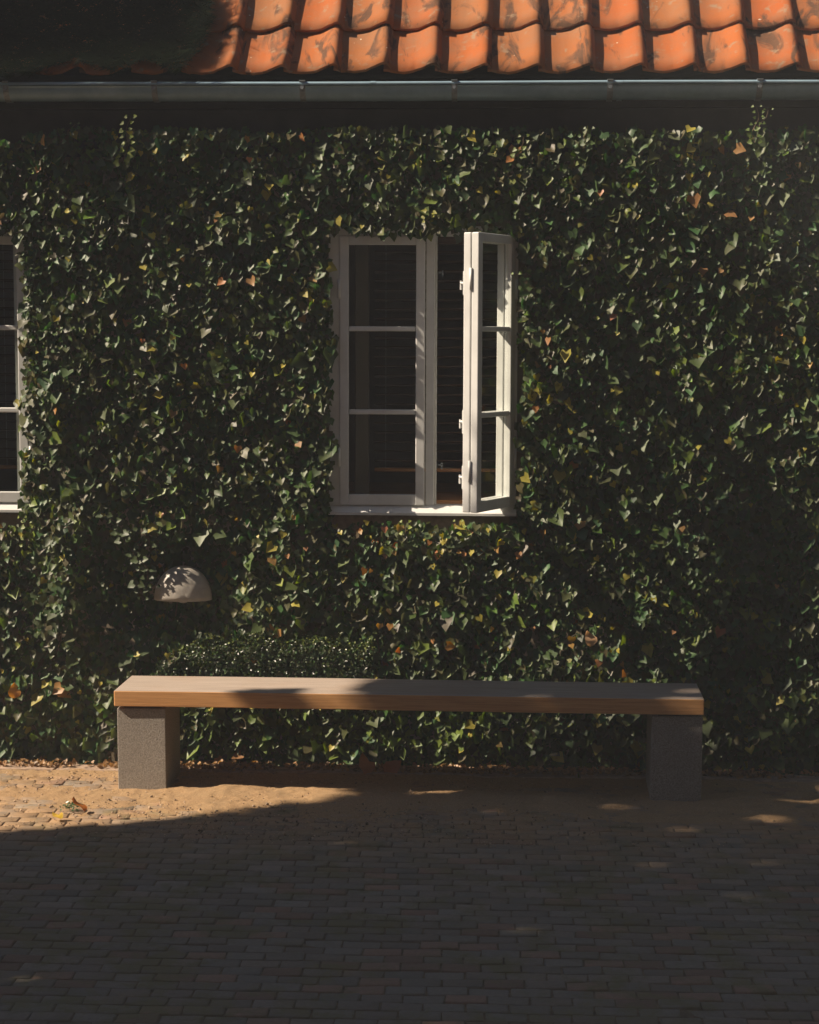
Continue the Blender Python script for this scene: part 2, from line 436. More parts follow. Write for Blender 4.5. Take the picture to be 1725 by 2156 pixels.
# ------------------------------------------------------------------ house
YW = 8.72; YF = 8.642
house = empty('house', (0, YW, 0)); tag(house, 'ivy covered cottage with an orange pantile roof and white casement windows', 'house')
HO = Vector((0, -YW, 0))
def hpart(o, parent=None):
    """attach a part whose mesh is in world coordinates"""
    p = parent or house
    o.parent = p
    if p is house: o.location = HO
    return o
wx0, wx1 = X(693, YF), X(1087, YF)
wz0, wz1 = Z(1084, YF), Z(476, YF)
WPITCH = X(693, YF) - X(-313, YF)
wins = [(wx0 - 2 * WPITCH, wx1 - 2 * WPITCH), (wx0 - WPITCH, wx1 - WPITCH), (wx0, wx1), (wx0 + 1.55 * WPITCH, wx1 + 1.55 * WPITCH)]
ZT = Z(232, 8.6) + .02
m = MB()
edges = [-7.5] + [q for a in wins for q in a] + [7.5]
for i in range(0, len(edges), 2): m.box(edges[i], edges[i + 1], YW, YW + .32, -.3, ZT)
for a, c in wins:
    m.box(a, c, YW, YW + .32, -.3, wz0 - .03); m.box(a, c, YW, YW + .32, wz1, ZT)
hpart(m.obj('wall', PLASTER))
m = MB()   # far walls, gables, floors and ceiling of the room
m.box(-7.5, 7.5, 15.0, 15.3, -.3, ZT); m.box(-7.5, -7.2, YW + .32, 15, -.3, ZT); m.box(7.2, 7.5, YW + .32, 15, -.3, ZT)
hpart(m.obj('outer_wall', PLASTER))
m = MB()
m.box(-7.2, 7.2, YW + .32, 15, -.3, .1); m.box(-7.2, 7.2, YW + .32, 15, ZT - .25, ZT)
m.box(-7.2, 7.2, 12.4, 12.5, .1, ZT - .25); m.box(-1.6, -1.5, YW + .32, 12.4, .1, ZT - .25); m.box(2.2, 2.3, YW + .32, 12.4, .1, ZT - .25)
hpart(m.obj('room_interior', ROOM))

def window(wi, x0, x1, z0, z1, is_open):
    e = 0.0
    fw = .052; W = x1 - x0
    mc = x0 + W * .517                                     # centre of the mullion
    m = MB()
    m.box(x0, x0 + fw, YF, YF + .11, z0 + .045, z1 - .045, .003); m.box(x1 - .018, x1, YF, YF + .11, z0 + .045, z1 - .045, .003)
    m.box(x1 - .062, x1 - .018, YF + .018, YF + .11, z0 + .045, z1 - .045, .003)
    m.box(x1 - .092, x1 - .062, YF + .045, YF + .11, z0 + .045, z1 - .045, .003)
    m.box(x0, x1, YF, YF + .11, z1 - .045, z1, .003)
    # bottom rail with a weathered slope to the front
    vs = [(YF - .03, z0), (YF - .03, z0 + .012), (YF + .012, z0 + .045), (YF + .11, z0 + .045), (YF + .11, z0)]
    bm = m.bm
    A = [bm.verts.new((x0, a, c)) for a, c in vs]; B = [bm.verts.new((x1, a, c)) for a, c in vs]
    bm.faces.new(A); bm.faces.new(B[::-1])
    for i in range(5): bm.faces.new((A[i], A[(i + 1) % 5], B[(i + 1) % 5], B[i]))
    f = hpart(m.obj('window', PAINT)); 
    hpart(MB().box(mc - .002, mc + .040, YF + .012, YF + .11, z0 + .045, z1 - .045, .004).obj('mullion', PAINT), f)
    hpart(MB().box(mc + .040, mc + .050, YF + .05, YF + .10, z0 + .045, z1 - .045, .003).obj('rebate', PAINT), f)
    # closed casements
    def casement(a, c, M=None, double=False):
        bz, tz = z0 + .047, z1 - .047
        st_ = .044; rail = .052
        layers = [(0.0, .036)] + ([(.041, .078)] if double else [])
        out = []
        for k, (q0, q1) in enumerate(layers):
            m = MB()
            bv = .004
            m.box(a, a + st_, q0, q1, bz, tz, bv, M); m.box(c - st_, c, q0, q1, bz, tz, bv, M)
            m.box(a + st_, c - st_, q0 + .002, q1 - .002, bz, bz + rail, bv, M); m.box(a + st_, c - st_, q0 + .002, q1 - .002, tz - rail * .8, tz, bv, M)
            o = hpart(m.obj('casement' if k == 0 else 'inner_casement', PAINT), f)
            ph = (tz - rail * .8) - (bz + rail)
            z_ = bz + rail
            for j in range(3):
                za, zb = z_ + ph * j / 3, z_ + ph * (j + 1) / 3
                if j < 2:
                    hpart(MB().box(a + st_ + .001, c - st_ - .001, q0 + .004, q1 - .006, zb - .012, zb + .012, .005, M).obj('muntin', PAINT), f)
                g0 = za + (.012 if j else 0); g1 = zb - (.012 if j < 2 else 0)
                if k == 0 or double and k == 0:
                    hpart(MB().box(a + st_ - .004, c - st_ + .004, (q0 + q1) / 2 - .0015, (q0 + q1) / 2 + .0015, g0 - .003, g1 + .003, 0, M).obj('pane', GLASS), f)
        return out
    base = Matrix.Translation((0, YF - .006, 0))
    casement(x0 + .052, mc - .006, base)
    for zz in (z0 + .28, z1 - .30):
        hpart(MB().cyl((x0 + .050, YF - .012, zz - .045), (x0 + .050, YF - .012, zz + .045), .0075).obj('hinge', PAINT, smooth=True), f)
        hpart(MB().cyl((x1 - .008, YF - .012, zz - .045), (x1 - .008, YF - .012, zz + .045), .0075).obj('hinge', PAINT, smooth=True), f)
    if not is_open:
        casement(mc + .042, x1 - .020, base)
    else:
        ln = (x1 - .014) - (mc + .04)
        M = Matrix.Translation((x1 - .012, YF - .014, 0)) @ Matrix.Rotation(R(63), 4, 'Z')
        casement(-ln, 0, M, True)
        for zz in (z0 + .24, z1 - .26):       # coupling hinges on the meeting edge
            hpart(MB().cyl((-ln - .003, .0385, zz - .05), (-ln - .003, .0385, zz + .05), .0065, M=M).obj('hinge', PAINT, smooth=True), f)
        for zz in (z0 + .21, z0 + .47, z1 - .28):   # catches on the inner face
            mm = MB(); mm.box(-ln + .004, -ln + .022, .078, .084, zz - .055, zz + .055, .002, M)
            mm.cyl((-ln + .013, .084, zz), (-ln + .013, .100, zz), .007, M=M); mm.cyl((-ln + .013, .098, zz - .03), (-ln + .013, .098, zz + .012), .005, M=M)
            hpart(mm.obj('catch', PAINT), f)
        # pins on the mullion
        for zz in (z0 + .24, z1 - .22):
            hpart(MB().cyl((mc + .058, YF + .06, zz), (mc + .078, YF + .05, zz), .004).cyl((mc + .076, YF + .05, zz - .018), (mc + .076, YF + .05, zz + .012), .004).obj('window_hook', BRACKET), f)
    # painted inner board and a post of the inner lining
    hpart(MB().box(x0, x1, YF + .112, YW + .46, z0 + .030, z0 + .062, .004).obj('window_board', INWOOD), f)
    hpart(MB().box(x0 + .105, x0 + .175, YW + .20, YW + .24, z0 + .064, z1, .004).obj('lining_post', LINING), f)
    hpart(MB().box(x0 - .01, x1 - .03, YW - .055, YW + .04, z0 - .085, z0 - .006, .006).obj('windowsill', SILLM), f)
    return f
for k, (a, c) in enumerate(wins): window(k, a, c, wz0, wz1, k == 2)

# ---- roof of pantiles
ZE = Z(160, 8.58); YE = 8.57
ang = R(46); ca, sa = math.cos(ang), math.sin(ang)
roof = hpart(MB().box(-7.6, 7.6, 0, 4.6, -.10, -.05, 0, Matrix.Translation((0, YE + .03, ZE)) @ Matrix.Rotation(ang, 4, 'X')).obj('roof', DARKWOOD))
hpart(MB().box(-7.6, 7.6, 0, 4.6, -.02, .03, 0, Matrix.Translation((0, 15.2, ZE)) @ Matrix.Rotation(math.pi - ang, 4, 'X')).obj('back_roof', TILE))
TWD = 105.3 / FPX * 8.6
def prof(u):
    pts = [(0.0, .016), (.05, .004), (.10, .000), (.15, .008), (.195, .030), (.222, .044), (.238, .047), (.252, .040), (.262, .024), (.268, .008)]
    sc = (TWD + .030) / .268
    for (a, h0), (c, h1) in zip(pts, pts[1:]):
        if u <= c * sc + 1e-9:
            q = (u / sc - a) / (c - a); q = max(0, min(1, q)); return h0 + (h1 - h0) * q
    return pts[-1][1]
us = np.linspace(0, TWD + .030, 15)
def tile_mesh(seed):
    r = np.random.default_rng(seed)
    L = .405; nv = 4; th = .013
    vs = []; 
    bow = r.normal(0, .003); wob = r.normal(0, .0018, 15)
    for side in (0, 1):
        for j in range(nv + 1):
            v_ = L * j / nv
            for i, u in enumerate(us):
                lip = .004 * math.exp(-v_ / .03)
                vs.append((u + r.normal(0, .0004), v_ + (wob[i] if j == 0 else 0) + (.004 * (prof(u) / .047) if j == 0 else 0), prof(u) * (1 + .04 * math.sin(j + seed)) + bow * math.sin(math.pi * j / nv) + lip - th * side))
    nu = 15; s2 = nu * (nv + 1); fs = []
    for j in range(nv):
        for i in range(nu - 1):
            a = j * nu + i
            fs.append((a, a + 1, a + nu + 1, a + nu)); fs.append((s2 + a, s2 + a + nu, s2 + a + nu + 1, s2 + a + 1))
    for i in range(nu - 1):
        fs.append((i, s2 + i, s2 + i + 1, i + 1)); a = nv * nu + i; fs.append((a, a + 1, s2 + a + 1, s2 + a))
    for j in range(nv):
        a = j * nu; fs.append((a, a + nu, s2 + a + nu, s2 + a)); a = j * nu + nu - 1; fs.append((a, s2 + a, s2 + a + nu, a + nu))
    me = np_mesh('tile', np.array(vs), np.array(fs)); me.materials.append(TILE)
    sm = [True] * ((nu - 1) * nv * 2) + [False] * (len(fs) - (nu - 1) * nv * 2)
    me.polygons.foreach_set('use_smooth', sm)
    return me
tms = [tile_mesh(k) for k in range(6)]
EXPO = .322
x_first = X(1245, 8.6, 140) - TWD * .03
cols = range(-26, 20)
rest_t = []
for r_ in range(13):
    for c_ in cols:
        xx = x_first + c_ * TWD + rng.normal(0, .0025)
        M = Matrix.Translation((xx, YE + EXPO * r_ * ca, ZE + EXPO * r_ * sa)) @ Matrix.Rotation(ang, 4, 'X') @ Matrix.Rotation(-R(3.2) + rng.normal(0, .006), 4, 'X') @ Matrix.Rotation(rng.normal(0, .008), 4, 'Z') @ Matrix.Translation((0, rng.normal(0, .003), .018))
        if r_ < 5 and abs(xx + .1) < 3.1:
            o = bpy.data.objects.new('tile', tms[rng.integers(6)]); C.objects.link(o); o.parent = roof; o.matrix_local = M
        else: rest_t.append((tms[rng.integers(6)], M))
VV = []; FFs = []; off = 0
for me, M in rest_t:
    nvv = len(me.vertices); co = np.empty(nvv * 3); me.vertices.foreach_get('co', co); co = co.reshape(-1, 3)
    A = np.array(M); VV.append(co @ A[:3, :3].T + A[:3, 3]); li = np.empty(len(me.loops), dtype=int); me.loops.foreach_get('vertex_index', li)
    FFs.append(li.reshape(-1, 4) + off); off += nvv
o = link_mesh('tile_rows', np_mesh('tile_rows', np.concatenate(VV), np.concatenate(FFs)), TILE, roof); o['kind'] = 'stuff'
for (px, py, r0) in ((690, 129, .017), (1597, 47, .014), (1600, 44, .010)):
    p = at(px, py, YE + (.04 if py > 75 else .28)); 
    zz = ZE + (p.y - YE) * sa / ca
    o = hpart(MB().sph((p.x, p.y - .012, p.z), r0, (1, .25, .9), 8).obj('lichen_spot', m_simple('lichen', (.62, .56, .46), .9, 60, .2, .001), smooth=True), roof)

# ---- gutter
GR = .066; GY = 8.602; GZ = Z(175, GY - GR)
gx0, gx1 = -7.4, 7.4
prof2 = [(GY + GR * math.cos(a), GZ - .006 + GR * 1.02 * math.sin(a)) for a in np.linspace(0, -math.pi, 15)]
bead = [(GY - GR - .001 + .0095 * math.cos(a), GZ + .0005 + .0095 * math.sin(a)) for a in np.linspace(-math.pi * .5, math.pi * 1.2, 9)]
line = prof2 + bead
xs = np.linspace(gx0, gx1, 75)
V = []; sag = lambda x: .0015 * math.sin(x * 2.3)
for x_ in xs:
    for (a, c) in line: V.append((x_, a + .0015 * math.sin(x_ * 3.1), c + sag(x_)))
k = len(line); F = []
for j in range(len(xs) - 1):
    for i in range(k - 1): F.append((j * k + i, j * k + i + 1, (j + 1) * k + i + 1, (j + 1) * k + i))
gut = hpart(link_mesh('gutter', np_mesh('gutter', np.array(V), np.array(F)), ZINC, smooth=True))
bxs = [X(p, 8.54, 190) for p in (325, 637, 957, 1285, 1600)]
dx = (bxs[-1] - bxs[0]) / 4
bxs = [bxs[0] - 3 * dx, bxs[0] - 2 * dx, bxs[0] - dx] + bxs + [bxs[-1] + dx, bxs[-1] + 2 * dx]
for bx in bxs:
    m = MB(); bm = m.bm; prev = None
    pl = [(GY - GR - .0125, GZ + .012)] + [(GY + (GR + .0035) * math.cos(a), GZ - .006 + (GR + .0035) * 1.02 * math.sin(a)) for a in np.linspace(-math.pi, 0, 14)]
    for (a, c) in pl:
        cur = [bm.verts.new((bx - .0135, a, c)), bm.verts.new((bx + .0135, a, c)), bm.verts.new((bx + .0135, a * 1.0, c)), ]
        if prev: bm.faces.new((prev[0], prev[1], cur[1], cur[0]))
        prev = cur
    bmesh.ops.delete(bm, geom=[v for v in bm.verts if not v.link_faces], context='VERTS')
    bmesh.ops.solidify(bm, geom=bm.faces[:], thickness=-.003)
    m.box(bx - .014, bx + .014, GY - GR - .014, GY - GR + .012, GZ + .0115, GZ + .0155)
    o = hpart(m.obj('gutter_bracket', BRACKET), gut)
    hpart(MB().cyl((bx, GY - GR - .018, GZ - .020), (bx, GY - GR - .004, GZ - .020), .0085, n=8).obj('bolt', BRACKET), gut)
for px in (786, 1306):
    sxp = X(px, 8.54, 190)
    V = []; 
    for x_ in (sxp - .012, sxp + .012):
        for (a, c) in line: V.append((x_, GY + (a - GY) * 1.03, GZ + (c - GZ) * 1.03))
    F = [(i, i + 1, k + i + 1, k + i) for i in range(k - 1)]
    hpart(link_mesh('gutter_joint', np_mesh('gutter_joint', np.array(V), np.array(F)), ZINC, smooth=True), gut)
hpart(MB().box(-7.5, 7.5, GY + GR + .004, YW + .1, ZT, ZE + .02).obj('fascia', DARKWOOD))
hpart(MB().box(-7.5, 7.5, YW - .022, YW + .1, Z(330, YW), ZT - .002).obj('eave_shade_strip', DARKWOOD))  # dark strip in place of the shade on the wall under the gutter

# ------------------------------------------------------------------ venetian blind and desk behind the window
for k, (a, c) in enumerate(wins[1:3]):
    bl = empty('venetian_blind', (0, 0, 0))
    tag(bl, ['brown wooden blind behind the closed window cut off by the left edge', 'brown wooden slatted blind inside the open centre window'][k], 'blind')
    zt = wz1 - .02; 
    MB().box(a + .19, c - .03, YW + .26, YW + .31, zt - .05, zt).obj('head_rail', SLAT, bl)
    sm_ = MB().box(a + .20, c - .04, -.025, .025, -.0015, .0015).mesh('slat')
    z_ = zt - .09; sm_.materials.append(SLAT)
    while z_ > wz0 + .20:
        o = bpy.data.objects.new('slat', sm_); C.objects.link(o); o.parent = bl
        o.location = (0, YW + .285, z_); o.rotation_euler = (R(-14) + rng.normal(0, .01), 0, rng.normal(0, .001)); z_ -= .0475
    MB().box(a + .20, c - .04, YW + .262, YW + .308, z_ - .006, z_ + .012, .003).obj('bottom_rail', INWOOD, bl)
    for fx in (.28, .75):
        MB().cyl((a + (c - a) * fx, YW + .285, z_), (a + (c - a) * fx, YW + .285, zt), .0012, n=5).obj('ladder_cord', PAINT, bl)
ds = empty('desk', ((wx0 + wx1) / 2, YW + .75, .1)); tag(ds, 'warm wooden desk inside the room below the open window', 'desk')
MB().box(-.8, .8, -.25, .35, .0 + wz0 + .03, wz0 + .06, .004).obj('desk_top', INWOOD, ds)
for sx_ in (-.75, .75):
    for sy_ in (-.2, .3): MB().box(sx_ - .025, sx_ + .025, sy_ - .025, sy_ + .025, 0.0, wz0 + .029).obj('leg', INWOOD, ds)
for q in ds.children: q.location.z = -.1 + (0 if q.name.startswith('desk') else .1)

# ------------------------------------------------------------------ wall lamp
lx, lz = X(384, 8.62), Z(1268, 8.60)
lamp = empty('wall_lamp', (lx, YW, lz)); tag(lamp, 'half round white enamel lamp sunk in the dark hollow of the ivy', 'wall lamp')
bm = bmesh.new()
rad = 62.5 / FPX * 8.6; cy = -.098
nu, nv = 36, 12
rings = []
for j in range(nv + 1):
    ph = (math.pi / 2) * j / nv
    rr = rad * math.cos(ph) ** .92 if j < nv else 0
    zz = rad * 1.16 * math.sin(ph)
    rings.append([bm.verts.new((rr * math.cos(2 * math.pi * i / nu), cy * 1.0 + rr * .62 * math.sin(2 * math.pi * i / nu), zz)) for i in range(nu)] if j < nv else [bm.verts.new((0, cy, zz))])
for j in range(nv):
    for i in range(nu):
        if j < nv - 1: bm.faces.new((rings[j][i], rings[j][(i + 1) % nu], rings[j + 1][(i + 1) % nu], rings[j + 1][i]))
        else: bm.faces.new((rings[j][i], rings[j][(i + 1) % nu], rings[j + 1][0]))
bmesh.ops.solidify(bm, geom=bm.faces[:], thickness=.003)
me = bpy.data.meshes.new('lamp_shade'); bmesh.ops.recalc_face_normals(bm, faces=bm.faces); bm.to_mesh(me); bm.free()
link_mesh('lamp_shade', me, LAMPM, lamp, smooth=True)
MB().cyl((0, -.02, .03), (0, 0.0, .03), .05, n=20).cyl((0, cy, .03), (0, -.01, .03), .012).obj('backplate', STEEL, lamp)
MB().sph((0, cy, .03), .045, (1, 1, 1.1), 14).obj('bulb', m_simple('bulb_glass', (.5, .48, .44), .3, 10, .05, 0), lamp, smooth=True)

# ------------------------------------------------------------------ bench
BY = 8.06; BD = .372; BA = math.atan2(-.06, 2.70)
p0 = at(240, 1456, BY); 
p1 = at(1484, 1471, BY - .06)
BL = math.hypot(p1.x - p0.x, .06)
TZ = (p0.z + p1.z) / 2
bench = empty('bench', (p0.x, BY, gz(p0.x))); bench.rotation_euler = (0, math.atan((p0.z - p1.z) / BL) * .5, BA)
tag(bench, 'long low bench, weathered wooden plank on two square concrete blocks', 'bench')
zt = TZ - gz(p0.x) + (p0.z - TZ) * .5
m = MB(); m.box(0, BL, 0, BD, -.0735, 0, .004)
bmesh.ops.subdivide_edges(m.bm, edges=[e for e in m.bm.edges if e.calc_length() > 1], cuts=20)
for q in m.bm.verts: q.co.z += zt + .001 * math.sin(q.co.x * 2.1); q.co.y += .0012 * math.sin(q.co.x * 3.3)
m.obj('seat', WOOD, bench)
for (pa, pb) in ((248, 350), (1372, 1479)):
    Yl = BY - .06 * (pa - 240) / 1244 + .015
    xa, xb = X(pa, Yl, 1580) - p0.x, X(pb, Yl, 1580) - p0.x
    m = MB(); m.box(xa, xb, .014, BD - .02, -.25, zt - .0735 - .012, .0035)
    m.obj('leg', CONC, bench)
    MB().box(xa + .03, xb - .02, .03, BD - .03, zt - .0735 - .0125, zt - .0735 + .0003).obj('mounting_plate', STEEL, bench)

# ------------------------------------------------------------------ ivy
def ivy_front(x, z):
    f = 8.575 - .020 * np.clip((1.1 - z) / 1.0, 0, 1) + .03 * np.clip((.06 - z) / .15, 0, 1) - .028 * np.clip((.42 - z) / .10, 0, 1)
    f = f + .007 * vnoise(x * 3.2, z * 3.2, 21) + .012 * vnoise(x * 7.5, z * 7.5, 22) + .012 * vnoise(x * 17, z * 17, 23)
    cxh, czh = X(333, 8.6, 1230), Z(1232, 8.6, 345)
    hol = np.exp(-(((x - cxh) / .35) ** 4 + ((z - czh) / .215) ** 4))
    f = f + .13 * hol
    f = f - .10 * np.exp(-(((x - (cxh - .43)) / .12) ** 2 + ((z - (czh + .05)) / .33) ** 4))
    return np.minimum(f, YW - .01)
def D_of(x, y, z):
    """picture position of world points (arrays)"""
    A = np.array(ROT.transposed())
    p = np.stack([x, y, z - CAMZ], -1) @ A.T
    return 862.5 + FPX * p[..., 0] / -p[..., 2], 1078 - FPX * p[..., 1] / -p[..., 2]
def open_zone(x, z):
    """True where a window or the eave keeps the wall free of ivy"""
    jx = 10 * vnoise(x * 14, z * 14, 31) + 6 * vnoise(x * 33, z * 33, 32)
    px, py = D_of(x, np.full_like(x, 8.6), z)
    o = np.zeros(len(x), bool)
    for k in (-2.0, -1.0, 0, 1.55):
        s_ = 1006 * k
        left = 699 if k == 0 else 690
        right = 1096 + np.where(py > 1000, -4, 0) if k == 0 else 1066
        if k == -1.0: right = 1060 - .012 * (1100 - py)
        o |= (px > left + s_ + jx * .9) & (px < right + s_ + jx * .9) & (py > 490 + jx) & (py < 1104 + jx * .8)
    top = 262 + 14 * vnoise(x * 2.1, x * 0 + 3, 33) + 11 * vnoise(x * 9, x * 0 + 1, 34) + np.clip((120 - px) / 6, 0, 14)
    o |= py < top
    return o
def green(n, r):
    g = np.stack([r.uniform(.048, .108, n), r.uniform(.076, .148, n), r.uniform(.026, .050, n)], 1)
    u = r.random(n)
    y = u > .945; g[y] = np.stack([r.uniform(.13, .24, y.sum()), r.uniform(.19, .30, y.sum()), r.uniform(.03, .05, y.sum())], 1)
    return g
NI = 76000
ix = rng.uniform(-3.4, 3.3, NI); iz = rng.uniform(-.09, 3.02, NI)
ok = ~open_zone(ix, iz)
# leaves rooted near an opening may still lean into it
ix, iz = ix[ok], iz[ok]; n = len(ix)
depth = rng.random(n) ** 1.5 * .065
iy = ivy_front(ix, iz) + depth - .012 * rng.random(n)
iy = np.minimum(iy, YW - .008)
hcx, hcz = X(345, 8.6, 1230), Z(1232, 8.6, 345)
hole = (((ix - hcx) / .30) ** 2 + ((iz - hcz) / .23) ** 2) < 1
kp = ~((np.abs(ix - lx) < .13) & (iz > lz - .0) & (iz < lz + .16) & (iy < YW - .05))
ix, iy, iz = ix[kp], iy[kp], iz[kp]; depth = depth[kp]; n = len(ix)
isz = np.clip(rng.lognormal(math.log(.0325), .34, n), .014, .066) * np.where(rng.random(n) < .10, 1.35, 1) * (1 + .12 * np.clip((.6 - iz) / .6, 0, 1))
nn = np.stack([rng.normal(-.14, .50, n) + .35 * vnoise(ix * 9, iz * 9, 61), -1 + 0 * ix, rng.normal(.28, .40, n) + .3 * vnoise(ix * 11, iz * 11, 62)], 1)
tt = np.stack([rng.normal(0, .55, n), rng.normal(-.3, .3, n), -1 + rng.normal(0, .35, n)], 1)
tints = green(n, rng)
px, py = D_of(ix, iy, iz)
def blob(cx, cy, rx, ry): return np.exp(-(((px - cx) / rx) ** 2 + ((py - cy) / ry) ** 2))
pd = .0025 + .50 * (.10 * blob(880, 1135, 220, 38) + .16 * blob(490, 1200, 22, 60) + .09 * blob(1125, 720, 40, 60) + .03 * blob(900, 1350, 400, 40) + .03 * blob(1250, 1370, 150, 60) + .04 * blob(1060, 1130, 120, 40))
dead = rng.random(n) < pd
tints[dead] = np.stack([rng.uniform(.32, .50, dead.sum()), rng.uniform(.17, .27, dead.sum()), rng.uniform(.05, .10, dead.sum())], 1)
yel = (rng.random(n) < .008 + .10 * blob(1150, 815, 40, 30) + .05 * blob(870, 1120, 160, 30) + .02 * blob(270, 290, 40, 60)) & ~dead
tints[yel] = np.array([.42, .36, .06]) * rng.uniform(.8, 1.2, yel.sum())[:, None]
pale = (py > 1480) & (px > 380) & (px < 1150) & (rng.random(n) < .30) & ~dead
tints[pale] = np.array([.15, .22, .05]) * rng.uniform(.7, 1.3, pale.sum())[:, None]  # paler tints put the sunlit look below the bench into the leaves
iy = iy - np.where((dead | yel) & (rng.random(n) < .6), np.minimum(depth, .05) + .012, 0)
curl = np.where(dead, rng.uniform(-.9, .9, n), rng.normal(.0, .75, n))
# sprigs: little runners with young leaves (top edge, window edge), some added to shade the lamp
sprig = []
def runner(px0, py0, px1, py1, k, Y, col, s0=.022):
    a = at(px0, py0, Y); c = at(px1, py1, Y)
    pts = []
    for i in range(k):
        q = i / (k - 1); p = a.lerp(c, q); p.x += .010 * math.sin(q * 9 + px0); pts.append(p)
        for sgn in (-1, 1):
            sprig.append((p.x + sgn * .016, p.y - .008, p.z + .006, s0 * (1.25 - .6 * q) * rng.uniform(.8, 1.2), sgn, col))
    return pts
YG = (.22, .28, .035)
runs = [runner(262, 345, 272, 248, 8, 8.55, YG, .030), runner(1585, 300, 1598, 226, 7, 8.53, (.12, .18, .04), .020), runner(1590, 290, 1618, 232, 5, 8.53, (.12, .18, .04), .016),
        runner(1120, 575, 1092, 578, 3, 8.56, (.14, .22, .04), .024), runner(130, 300, 155, 262, 4, 8.55, (.08, .13, .04)), runner(1090, 330, 1105, 288, 4, 8.55, (.14, .19, .04)),
        runner(60, 1110, 48, 1090, 3, 8.56, (.2, .25, .05)), runner(62, 1135, 52, 1165, 3, 8.56, (.2, .25, .05)), runner(850, 1125, 858, 1100, 3, 8.56, YG), runner(975, 1125, 968, 1098, 3, 8.56, YG),
        runner(225, 1085, 292, 1150, 6, 8.54, (.06, .09, .03), .032), runner(255, 1125, 300, 1200, 6, 8.53, (.06, .09, .03), .032), runner(300, 1120, 330, 1165, 4, 8.55, (.06, .09, .03), .030), runner(300, 1180, 322, 1236, 4, 8.50, (.06, .09, .03), .03), runner(285, 1230, 306, 1262, 3, 8.50, (.06, .09, .03), .03), runner(400, 330, 404, 285, 4, 8.55, (.08, .13, .04)), runner(1230, 320, 1236, 272, 4, 8.55, (.08, .13, .04)), runner(900, 450, 905, 468, 3, 8.55, (.3, .3, .05))]  # runners beside the lamp are added to throw shade on it
ivy = empty('ivy', (0, 8.6, gz(0))); tag(ivy, 'dense dark green climbing ivy covering the whole wall between the windows', 'ivy')
io = Vector(ivy.location)
sp_ = np.array([s[:5] for s in sprig]); spc = np.array([s[5] for s in sprig])
k = len(sp_)
ix = np.append(ix, sp_[:, 0]); iy = np.append(iy, sp_[:, 1]); iz = np.append(iz, sp_[:, 2]); isz = np.append(isz, sp_[:, 3])
nn = np.concatenate([nn, np.stack([rng.normal(-.35, .25, k), -np.ones(k), rng.normal(.4, .3, k)], 1)])
tt = np.concatenate([tt, np.stack([sp_[:, 4], -.2 * np.ones(k), rng.uniform(-.6, .6, k)], 1)])
tints = np.concatenate([tints, spc * rng.uniform(.8, 1.25, k)[:, None]]); curl = np.append(curl, rng.normal(0, .3, k)); depth = np.append(depth, np.full(k, .05))
Pp = np.stack([ix, iy, iz], 1); B = basis(nn, tt); n = len(ix)
Pp -= np.array(io)[None]
px, py = D_of(ix, iy, iz)
vis = (px > 5) & (px < 1720) & (depth < .007) & (py < 1640) & (py > 300)
score = isz * vis * (1 + .5 * (tints[:, 0] > .12)) 
big = np.argsort(-score)[:300]
bigset = np.zeros(n, bool); bigset[big] = True
Vm, Fm, Tm = scatter(Pp[~bigset], B[~bigset], isz[~bigset], IVY_V, IVY_F, tints[~bigset], curl[~bigset])
o = link_mesh('leaf_mass', np_mesh('leaf_mass', Vm, Fm, Tm), LEAF, ivy); o['kind'] = 'stuff'
lm = []
classes = [(.085, .12, .036), (.105, .145, .042), (.065, .095, .030), (.18, .25, .04), (.36, .32, .07), (.42, .22, .07)]
for col in classes:
    for cu in (-.3, .25):
        v_ = IVY_V.copy(); v_[:, 2] += cu * (v_[:, 0] ** 2 + .5 * (v_[:, 1] - .3) ** 2) + rng.normal(0, .015, 9)
        me = np_mesh('leaf', v_, IVY_F, np.repeat(np.array([col]), 9, 0)); me.materials.append(LEAF); lm.append(me)
for i in big:
    d = [((tints[i] - np.array(c)) ** 2).sum() for c in classes]; ci = int(np.argmin(d))
    if ci < 3: ci = random.randrange(3)
    o = bpy.data.objects.new('leaf', lm[ci * 2 + random.randrange(2)]); C.objects.link(o); o.parent = ivy
    M = Matrix([list(map(float, r_)) for r_ in B[i]]).to_4x4(); M.translation = Vector(Pp[i])
    o.matrix_local = M @ Matrix.Scale(float(isz[i]), 4)
# stems
def tube(pts, r0, r1, name, mt, parent, off=Vector((0, 0, 0)), n=5):
    V = []; F = []; pts = [Vector(p) for p in pts]
    for i, p in enumerate(pts):
        d = (pts[min(i + 1, len(pts) - 1)] - pts[max(i - 1, 0)]).normalized(); q = d.to_track_quat('Z', 'Y'); r = r0 + (r1 - r0) * i / (len(pts) - 1)
        for j in range(n):
            a = 2 * math.pi * j / n; V.append(tuple(p + q @ Vector((r * math.cos(a), r * math.sin(a), 0)) - off))
    for i in range(len(pts) - 1):
        for j in range(n): F.append((i * n + j, i * n + (j + 1) % n, (i + 1) * n + (j + 1) % n, (i + 1) * n + j))
    return V, F
SV = []; SF = []
def addtube(*a, **k):
    V, F = tube(*a, **k); o_ = len(SV); SV.extend(V); SF.extend([tuple(q + o_ for q in f) for f in F])
for r_ in runs: addtube(r_, .0022, .001, '', None, None, off=io)
for k in range(120):
    x_ = rng.uniform(-3.2, 3.2); z_ = rng.uniform(-.04, .3) if k < 60 else rng.uniform(0.3, 2.4); pts = []
    hgt = rng.uniform(.3, .9); lean = rng.normal(0, .25)
    for i in range(7):
        q = i / 6; xx = x_ + lean * q * hgt + .02 * math.sin(q * 7 + k); zz = z_ + q * hgt
        if open_zone(np.array([xx]), np.array([zz]))[0]: break
        pts.append((xx, float(ivy_front(np.array([xx]), np.array([zz]))[0]) + .02, zz))
    if len(pts) > 2: addtube(pts, .005 if k < 60 else .0025, .0015, '', None, None, off=io)
